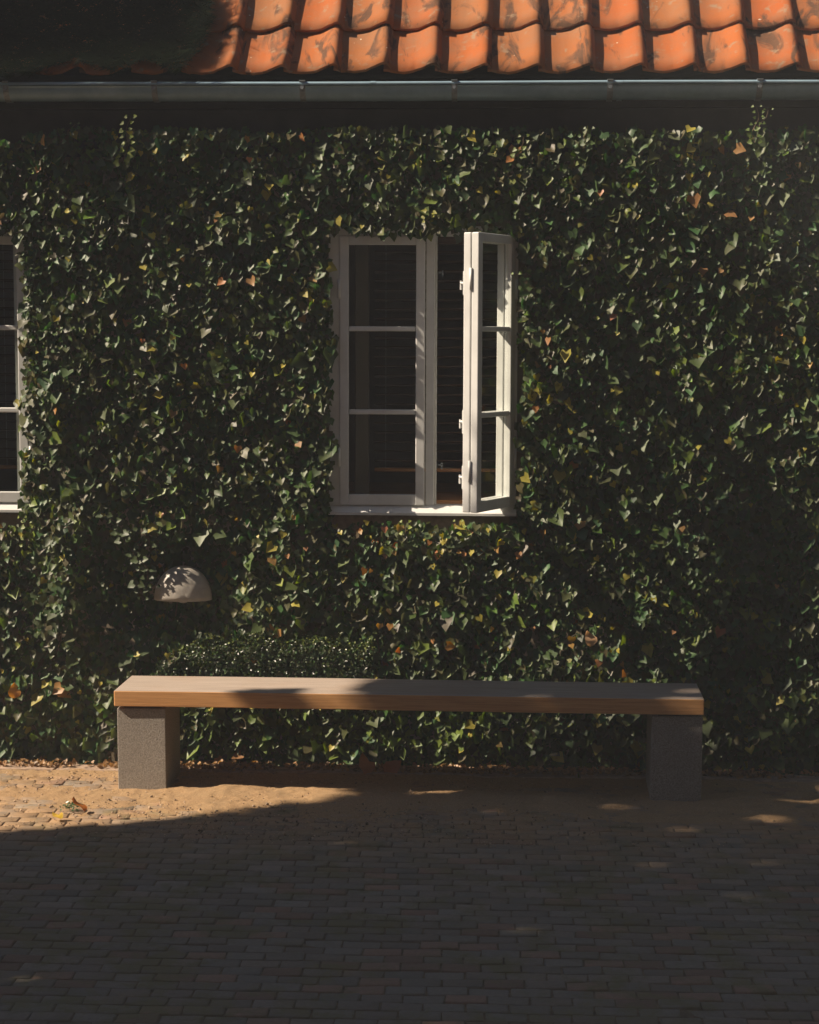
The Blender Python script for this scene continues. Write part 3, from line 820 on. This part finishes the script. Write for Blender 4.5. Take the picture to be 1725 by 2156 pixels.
o = link_mesh('stem_tangle', np_mesh('stem_tangle', np.array(SV), np.array(SF)), STEM, ivy, smooth=True); o['kind'] = 'stuff'

# ------------------------------------------------------------------ clipped box shrub behind the bench
hx0, hx1 = X(292, 8.5, 1400), X(785, 8.5, 1380); hz0, hz1 = Z(1440, 8.5, 500), Z(1347, 8.5, 500)
nb = 10000
bx = rng.uniform(hx0, hx1, nb); q = (bx - hx0) / (hx1 - hx0)
ztop = hz0 + (hz1 - hz0) * np.clip(q / .30, 0, 1) ** .7 * (1 - .25 * np.clip((q - .8) / .2, 0, 1) ** 2) + .020 * vnoise(bx * 7, bx * 0, 41) + .012 * vnoise(bx * 19, bx * 0, 42)
t_ = rng.random(nb)
front = rng.random(nb) < .6
bz = np.where(front, hz0 - .06 + (ztop - hz0 + .06) * t_, ztop - rng.random(nb) ** 2 * .03 + rng.random(nb) ** 5 * .03)
by = np.where(front, 8.522 + rng.random(nb) ** 2 * .03 + .02 * np.clip((bz - ztop + .04) / .04, 0, 1), 8.545 + .08 * rng.random(nb))
shrub = empty('box_shrub', ((hx0 + hx1) / 2, 8.62, gz(-1))); tag(shrub, 'low clipped box shrub with tiny leaves just behind the left half of the bench', 'shrub')
so_ = np.array(shrub.location)
nrm = np.stack([rng.normal(-.1, .6, nb), np.where(front, -.8, -.3) + rng.normal(0, .3, nb), np.where(front, .4, 1.0) + rng.normal(0, .4, nb)], 1)
tip = np.stack([rng.normal(0, 1, nb), rng.normal(-.5, .4, nb), rng.normal(.3, .7, nb)], 1)
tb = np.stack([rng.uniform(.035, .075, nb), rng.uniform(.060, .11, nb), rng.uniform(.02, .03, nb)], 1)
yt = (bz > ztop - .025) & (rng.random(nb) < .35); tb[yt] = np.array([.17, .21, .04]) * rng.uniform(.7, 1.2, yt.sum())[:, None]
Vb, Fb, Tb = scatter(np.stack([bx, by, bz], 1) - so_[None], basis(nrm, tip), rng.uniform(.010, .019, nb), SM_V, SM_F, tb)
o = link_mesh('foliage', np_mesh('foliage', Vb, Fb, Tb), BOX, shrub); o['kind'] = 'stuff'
m = MB()
for k in range(7):
    xx = hx0 + (hx1 - hx0) * (k + .5) / 7 - so_[0]; m.cyl((xx, 0, 0), (xx + rng.normal(0, .03), 0, hz1 - so_[2] - .03), .010, .004, 6)
m.obj('stem', BARK, shrub)

# ------------------------------------------------------------------ fallen leaves and litter
nl = 4600
lxp = rng.uniform(-2.6, 2.6, nl); lyp = YK + .035 + np.abs(rng.normal(0, .06, nl)); 
dens = .55 + .45 * vnoise(lxp * 4, lxp * 0, 51); kp = (rng.random(nl) < dens) & (lyp < 8.72)
lxp, lyp = lxp[kp], lyp[kp]; nl = len(lxp)
lzp = gz(lxp) + .016 + rng.random(nl) * .018
nm = np.stack([rng.normal(0, .6, nl), rng.normal(-.3, .5, nl), np.ones(nl)], 1); tp = rng.normal(0, 1, (nl, 3)); tp[:, 2] *= .3
tl = np.array([[1, .58, .26]]) * rng.uniform(.14, .5, nl)[:, None]
Vl, Fl, Tl = scatter(np.stack([lxp, lyp, lzp], 1), basis(nm, tp), rng.uniform(.008, .032, nl), IVY_V, IVY_F, tl, rng.uniform(-1, 1, nl))
o = link_mesh('leaf_litter', np_mesh('leaf_litter', Vl, Fl, Tl), LEAF)
tag(o, 'dry brown leaf litter lying along the foot of the ivy', 'leaf litter', kind='stuff')
ng = 5200
gxp = np.clip(rng.normal(-1.0, .9, ng), -2.6, 2.4); gyp = rng.uniform(7.25, YK + .10, ng)
gzp = gz(gxp) + .001 + .010 * np.clip((gyp - 7.2) / .4, 0, 1) * rng.random(ng)
OCT = np.array([(1, 0, 0), (0, 1, 0), (-1, 0, 0), (0, -1, 0), (0, 0, .7), (0, 0, -.7)], float)
OCF = np.array([(0, 1, 4), (1, 2, 4), (2, 3, 4), (3, 0, 4), (1, 0, 5), (2, 1, 5), (3, 2, 5), (0, 3, 5)])
gs = rng.lognormal(math.log(.0030), .45, ng)
Vg, Fg, Tg = scatter(np.stack([gxp, gyp, gzp], 1), basis(rng.normal(0, .5, (ng, 3)) + np.array([0, 0, 1.]), rng.normal(0, 1, (ng, 3))), np.clip(gs, .0015, .010), OCT, OCF,
                     np.array([[1, .72, .48]]) * rng.uniform(.12, .48, ng)[:, None])
GRIT, t, b = mat('grit'); a = N(t, 'ShaderNodeAttribute', attribute_name='tint'); t.links.new(a.outputs['Color'], b.inputs['Base Color']); b.inputs['Roughness'].default_value = .9
o = link_mesh('grit', np_mesh('grit', Vg, Fg, Tg), GRIT); tag(o, 'small gravel and crumbs scattered on the sandy pavers', 'grit', kind='stuff')
nt_ = 420
txp = np.clip(rng.normal(-1.1, 1.0, nt_), -2.6, 2.4); typ = YK + .06 - np.abs(rng.normal(0, .35, nt_))
Vt, Ft, Tt = scatter(np.stack([txp, typ, gz(txp) + .014 + .004 * rng.random(nt_)], 1), basis(rng.normal(0, .35, (nt_, 3)) + np.array([0, 0, 1.]), rng.normal(0, 1, (nt_, 3))), rng.uniform(.006, .018, nt_), SM_V, SM_F,
                     np.array([[1, .66, .34]]) * rng.uniform(.10, .45, nt_)[:, None])
o = link_mesh('leaf_crumbs', np_mesh('leaf_crumbs', Vt, Ft, Tt), LEAF); tag(o, 'dry leaf crumbs blown over the sunlit pavers', 'leaf litter', kind='stuff')
def fallen(px, py, Y, s, col, label, rx=.5, rz=0, up=None, group=None):
    g = 7
    V = []; F = []
    out = [(0, 0), (.18, .02), (.36, .18), (.42, .42), (.30, .62), (.22, .80), (0, 1.05)]
    for sgn in (1, -1):
        for (a, c) in out: V.append((sgn * a, c, .55 * a * a * 2 + .10 * math.sin(c * 7) + .06 * rng.normal()))
    mid = len(V)
    for (a, c) in out: V.append((0, c, .02 * math.sin(c * 5)))
    for i in range(6):
        F.append((mid + i, i, i + 1, mid + i + 1)); F.append((mid + i, mid + i + 1, g + i + 1, g + i))
    me = np_mesh('fallen_leaf', np.array(V), np.array(F), np.repeat(np.array([col]), len(V), 0))
    p = at(px, py, Y) if up is None else gpos(px, py, up)
    o = link_mesh('fallen_leaf', me, LEAF, None, loc=p, rot=(rx, rng.normal(0, .3), rz), smooth=True); o.scale = (s, s, s)
    p = V, None
    for q in range(3): pass
    tag(o, label, 'leaf', group)
    return o
fallen(775, 1630, 8.475, .10, (.50, .20, .06), 'curled brown leaf leaning on the kerb below the bench, left of the pair', 1.0, .5, up=.012)
fallen(812, 1628, 8.48, .095, (.46, .17, .05), 'curled rust brown leaf standing on edge, right of the pair below the bench', 1.25, -.4, up=.012)
fallen(178, 1708, 7.70, .080, (.55, .18, .03), 'orange crumpled leaf on the sunlit pavers left of the bench', .55, 1.2, up=.018)
fallen(130, 1724, 7.60, .055, (.62, .42, .05), 'small yellow leaf flat on the pavers at the shadow edge', .25, 1.0, up=.016)
fallen(30, 1470, 8.50, .075, (.55, .24, .05), 'orange dead leaf caught in the ivy at the left edge of the picture', 1.5, .4)
fallen(1248, 1360, 8.50, .075, (.58, .36, .20), 'pale tan dead leaf caught in the ivy above the right half of the bench', 1.4, .3)
# a weed in the joints beside the orange leaf
HOLES = []
wd = empty('weed', tuple(gpos(150, 1706, .008))); tag(wd, 'tiny green weed in a paver joint beside the orange crumpled leaf', 'weed')
nw = 60
Vw, Fw, Tw = scatter(np.stack([rng.normal(0, .020, nw), rng.normal(0, .014, nw), .006 + rng.random(nw) * .028], 1), basis(rng.normal(0, .5, (nw, 3)) + np.array([0, -.3, 1]), rng.normal(0, 1, (nw, 3))),
                     rng.uniform(.010, .020, nw), SM_V, SM_F, np.repeat(np.array([[.06, .12, .04]]), nw, 0))
link_mesh('foliage', np_mesh('foliage', Vw, Fw, Tw), BOX, wd)

# ------------------------------------------------------------------ trees outside the frame that shade the yard
DY, DZ = SUN.y / SUN.x, SUN.z / SUN.x
def sh(p): return (p[1] - DY * p[0], p[2] - DZ * p[0])
def gp(px, py):
    """ground point under a picture position, in sun coordinates"""
    Y = 8.0
    for _ in range(8):
        x = X(px, Y, py); d = ROT @ Vector(((px - 862.5) / FPX, -(py - 1078) / FPX, -1.0)); Y = (gz(x) - CAMZ) / d.z * d.y
    return sh((x, Y, gz(x)))
def wp(px, py, Y): p = at(px, py, Y); return sh((p.x, p.y, p.z))
def poly_in(p, poly):
    x_, y_ = p; c = False; j = len(poly) - 1
    for i in range(len(poly)):
        (xi, yi), (xj, yj) = poly[i], poly[j]
        if (yi > y_) != (yj > y_) and x_ < (xj - xi) * (y_ - yi) / (yj - yi) + xi: c = not c
        j = i
    return c
def crown(polys, X0, XS, name, label, cat, trunk, leafsz, V0, F0, tintf, mt, branches, needle=False):
    t = empty(name, (trunk[0], trunk[1], gz(trunk[0]))); tag(t, label, cat)
    to = np.array(t.location)
    pts = []
    for poly, cnt, jit in polys:
        ys_ = [p[0] for p in poly]; zs_ = [p[1] for p in poly]; k = 0
        while k < cnt:
            p = (random.uniform(min(ys_), max(ys_)), random.uniform(min(zs_), max(zs_)))
            if not poly_in(p, poly) or any(((p[0] - a) / ra) ** 2 + ((p[1] - c) / rc) ** 2 < 1 for a, c, ra, rc in HOLES): continue
            xx = random.uniform(X0 - XS, X0 + XS)
            pts.append((xx, p[0] + DY * xx + random.gauss(0, jit), p[1] + DZ * xx + random.gauss(0, jit))); k += 1
    Pq = np.array(pts); n = len(Pq)
    nr = rng.normal(0, 1, (n, 3)) + np.array([-.8, -.2, .6]); tp = rng.normal(0, 1, (n, 3))
    if needle: tp = tp + np.array([0, 1.5, -.5])
    Vq, Fq, Tq = scatter(Pq - to[None], basis(nr, tp), rng.uniform(leafsz[0], leafsz[1], n), V0, F0, tintf(n))
    o = link_mesh('crown', np_mesh('crown', Vq, Fq, Tq), mt, t); o['kind'] = 'stuff'
    V, F = tube([Vector(p) - Vector(to) for p in trunk[2]], trunk[3], trunk[4], '', None, None, n=10)
    link_mesh('trunk', np_mesh('trunk', np.array(V), np.array(F)), BARK, t, smooth=True)
    for br in branches:
        V, F = tube([Vector(p) - Vector(to) for p in br], .05, .012, '', None, None, n=6)
        link_mesh('branch', np_mesh('branch', np.array(V), np.array(F)), BARK, t, smooth=True)
    return t
HOLES = []
for px_, py_, ra, rc in ((1055, 1690, .045, .075), (1310, 1702, .045, .10), (1600, 1726, .045, .12), (30, 2062, .05, .14), (930, 2152, .045, .08), (1690, 1662, .045, .09)):
    g_ = gp(px_, py_); HOLES.append((g_[0], g_[1], ra - .002, rc - .002))
g_ = wp(1455, 1482, BY - .06); HOLES.append((g_[0], g_[1], .07, .12))
g_ = wp(1120, 1462, BY); HOLES.append((g_[0], g_[1], .05, .10))
def spot(c, a, b): return [(c[0] - a, c[1] - b), (c[0] + a, c[1] - b), (c[0] + a, c[1] + b), (c[0] - a, c[1] + b)]
D1 = spot(wp(580, 1480, BY), .05, .08); D2 = spot(wp(880, 1440, BY + .2), .07, .09)
A = [(4.0, -2.8), (4.0, 3.0), (7.75, 3.2), (7.95, 2.2), (7.97, .3), gp(900, 1676), gp(800, 1680), gp(650, 1692), gp(480, 1715), gp(300, 1733), gp(0, 1752), gp(-60, 1760), (gp(-60, 1760)[0], -2.8)]
Bp = [gp(980, 1692), wp(1060, 1660, 8.5), wp(1120, 1615, 8.5), wp(1180, 1555, 8.5), wp(1420, 1545, 8.5), wp(1760, 1540, 8.5), (8.0, 2.0), (7.97, .3)]
Dp = [wp(520, 1490, BY), wp(600, 1455, BY), wp(760, 1425, BY + .35), wp(1040, 1418, BY + .4), wp(1100, 1540, 8.5), gp(1000, 1688), gp(720, 1690)]
XT = -7.0
IVY_C = IVY_V - np.array([0, .42, 0])
treegreen = lambda n: np.stack([rng.uniform(.03, .06, n), rng.uniform(.06, .11, n), rng.uniform(.02, .035, n)], 1)
ty = 5.9 + DY * XT
crown([(A, 26000, .006), (Bp, 600, .012), (D1, 42, .01), (D2, 60, .01)], XT, .9, 'beech_tree', 'large leafy tree standing out of view to the left of the yard', 'tree',
      (XT, ty, [(XT, ty, -.2), (XT + .1, ty, 2), (XT, ty + .1, 4.5), (XT, ty, 8.0)], .19, .04), (.09, .14), IVY_C, IVY_F, treegreen, TREE,
      [[(XT, ty, 4.2), (XT, ty + .9, 5.4), (XT, ty + 1.2, 6.4)], [(XT, ty, 4.0), (XT, ty - 1, 5.2), (XT, ty - 1.5, 6.5)]])
Cp = [wp(-60, 245, 8.58), wp(50, 212, 8.55), wp(85, 165, 8.55), wp(120, 150, 8.55), wp(250, 140, 8.58), wp(400, 130, 8.60), wp(450, 120, 8.66), wp(470, 60, 8.80), wp(430, 0, 8.9), (9.6, 3.0), (10.0, 3.2), (10.0, wp(-60, 245, 8.58)[1])]
XC = -3.5
NEE = np.array([(-.03, -.4, 0), (.03, -.4, 0), (0, .6, 0)], float)
pine = lambda n: np.stack([rng.uniform(.02, .04, n), rng.uniform(.04, .06, n), rng.uniform(.02, .03, n)], 1)
crown([(Cp, 26000, .02)], XC, .35, 'pine_tree', 'pine tree out of view at the left with needled boughs over the roof edge', 'tree',
      (XC, 6.6, [(XC, 6.6, -.2), (XC, 6.7, 3), (XC, 6.8, 8.6)], .13, .04), (.10, .17), NEE, np.array([(0, 1, 2)]), pine, TREE,
      [[(XC, 6.8, 8.2), (XC, 7.8, 8.5), (XC, 8.9, 8.0), (XC, 9.5, 6.6), (XC, 9.6, 5.2)], [(XC + .2, 6.8, 7.9), (XC + .2, 8.0, 8.3), (XC + .2, 9.3, 7.4), (XC + .2, 9.7, 6.0)]], True)

# unseen canopy and house added behind the camera to block skylight
nc = 15000
u_ = rng.normal(0, 1, (nc, 3)); u_ /= np.linalg.norm(u_, axis=1, keepdims=True); rr = rng.random(nc) ** .35
Pc = u_ * rr[:, None] * np.array([8.0, 4.6, 2.6])[None] + np.array([2.0, .2, 8.2])[None]
Pc = Pc[(Pc[:, 1] < 5.6) & (Pc[:, 2] > 4.8)]; nc = len(Pc)
wt = empty('skylight_block_tree', (4.5, -2.0, gz(4.5))); tag(wt, 'broad tree added out of view behind the camera to block skylight', 'tree')
Vq, Fq, Tq = scatter(Pc - np.array(wt.location)[None], basis(rng.normal(0, .6, (nc, 3)) + np.array([0, 0, 1]), rng.normal(0, 1, (nc, 3))), rng.uniform(.16, .30, nc), IVY_C, IVY_F, treegreen(nc))
o = link_mesh('crown', np_mesh('crown', Vq, Fq, Tq), TREE, wt); o['kind'] = 'stuff'
V, F = tube([Vector((0, 0, -.2)), Vector((.1, 0, 2)), Vector((-.2, .2, 4.5)), Vector((-1.5, 1.2, 7.5))], .28, .08, '', None, None, n=12)
link_mesh('trunk', np_mesh('trunk', np.array(V), np.array(F)), BARK, wt, smooth=True)
BRICK = m_simple('brick_red', (.20, .09, .06), .9, 14, .4, .004)
oh = empty('skylight_block_house', (0, -7, 0)); tag(oh, 'red brick house added out of view behind the camera to block skylight', 'house')
MB().box(-11, 11, -6, 0, -.3, 6.2).obj('wall', BRICK, oh)
rb = MB(); bm = rb.bm
a_ = [bm.verts.new(p) for p in ((-11.3, .4, 6.1), (-11.3, -3, 9.2), (-11.3, -6.4, 6.1))]; b_ = [bm.verts.new(p) for p in ((11.3, .4, 6.1), (11.3, -3, 9.2), (11.3, -6.4, 6.1))]
bm.faces.new(a_); bm.faces.new(b_[::-1])
for i in range(3): bm.faces.new((a_[i], a_[(i + 1) % 3], b_[(i + 1) % 3], b_[i]))
rb.obj('roof', TILE, oh)
for q in (-8, -4.5, -1, 2.5, 6):
    MB().box(q, q + 1.1, .001, .06, 1.1, 2.5, .01).obj('window', PAINT, oh)

# unseen hedges added at both sides of the yard to cut skylight
def tall_hedge(x0, x1, y0, y1, h, label, nlf=7000):
    hd = empty('skylight_block_hedge', ((x0 + x1) / 2, (y0 + y1) / 2, gz(x0))); tag(hd, label, 'hedge')
    lx_, ly_ = (x1 - x0) / 2, (y1 - y0) / 2
    MB().box(-lx_ + .15, lx_ - .15, -ly_ + .15, ly_ - .15, 0, h - .15).obj('core', m_simple('hedge_core', (.02, .025, .012), .95, 8, .4, .01), hd)
    P_ = np.stack([rng.uniform(-lx_, lx_, nlf), rng.uniform(-ly_, ly_, nlf), rng.uniform(0, h, nlf)], 1)
    f_ = rng.integers(0, 5, nlf); e_ = rng.random(nlf) ** 2 * .12
    P_[f_ == 0, 0] = lx_ - e_[f_ == 0]; P_[f_ == 1, 0] = -lx_ + e_[f_ == 1]; P_[f_ == 2, 1] = ly_ - e_[f_ == 2]; P_[f_ == 3, 1] = -ly_ + e_[f_ == 3]; P_[f_ == 4, 2] = h - e_[f_ == 4]
    V_, F_, T_ = scatter(P_, basis(rng.normal(0, 1, (nlf, 3)), rng.normal(0, 1, (nlf, 3))), rng.uniform(.09, .16, nlf), IVY_C, IVY_F, treegreen(nlf))
    o = link_mesh('foliage', np_mesh('foliage', V_, F_, T_), TREE, hd); o['kind'] = 'stuff'
tall_hedge(-10.5, -9.2, -6.5, 6.0, 6.5, 'tall hedge added out of view on the left to cut skylight')
tall_hedge(7.6, 8.9, -6.5, 8.2, 6.5, 'tall hedge added out of view on the right to cut skylight')

# near-black needles added to blacken the tree's shade on the left roof corner
pt = [o for o in C.objects if o.name == 'pine_tree'][0]; po = np.array(pt.location)
SHADE_POLY = [(-80, -60), (455, -60), (470, 30), (445, 95), (400, 150), (330, 118), (270, 150), (180, 120), (90, 150), (20, 160), (-80, 170)]
pts = []; dirs = []
while len(pts) < 34000:
    q = (random.uniform(-80, 470), random.uniform(-60, 172))
    if not poly_in(q, SHADE_POLY): continue
    hz = Z(q[1], 8.65, q[0]); Yr = YE + max(0, hz - ZE) * ca / sa
    p = at(q[0], q[1], Yr - random.uniform(.06, .20)); a = random.uniform(-.6, .8)
    for _ in range(6):
        pts.append((p.x + random.gauss(0, .006), p.y + random.gauss(0, .01), p.z + random.gauss(0, .006))); dirs.append((1, random.gauss(0, .5), a + random.gauss(0, .35)))
Pn = np.array(pts); dn = np.array(dirs); n = len(Pn); Pn[:, 0] -= .05
Vq, Fq, Tq = scatter(Pn - po[None], basis(rng.normal(0, 1, (n, 3)) + np.array([0, -1.5, 0]), dn), rng.uniform(.05, .09, n), NEE * np.array([.8, 1, 1]), np.array([(0, 1, 2)]), pine(n) * .3)
o = link_mesh('roof_shade_needles', np_mesh('roof_shade_needles', Vq, Fq, Tq), ROOFSHADE, pt); o['kind'] = 'stuff'
V, F = tube([Vector(q) - Vector(po) for q in ((XC + .2, 9.3, 7.4), (-3.15, 9.25, 6.0), (-2.5, 9.0, 4.7), (-2.0, 8.8, 4.05), (-1.6, 8.65, 3.75))], .035, .008, '', None, None, n=6)
link_mesh('branch', np_mesh('branch', np.array(V), np.array(F)), BARK, pt, smooth=True)  # branch added to carry the shade needles
# thin even scattering volume added to lift the blacks
hz_ = MB().box(-66, 66, -66, 66, -1.4, 10.2).obj('veil_haze', None); tag(hz_, kind='stuff')
hm = bpy.data.materials.new('black_lift_haze'); hm.use_nodes = True; t = hm.node_tree; t.nodes.clear()
pvn = t.nodes.new('ShaderNodeVolumePrincipled'); pvn.inputs['Color'].default_value = (.86, .93, 1, 1); pvn.inputs['Density'].default_value = 0.0050; pvn.inputs['Anisotropy'].default_value = 0.0
t.links.new(pvn.outputs[0], t.nodes.new('ShaderNodeOutputMaterial').inputs['Volume']); hz_.data.materials.append(hm)
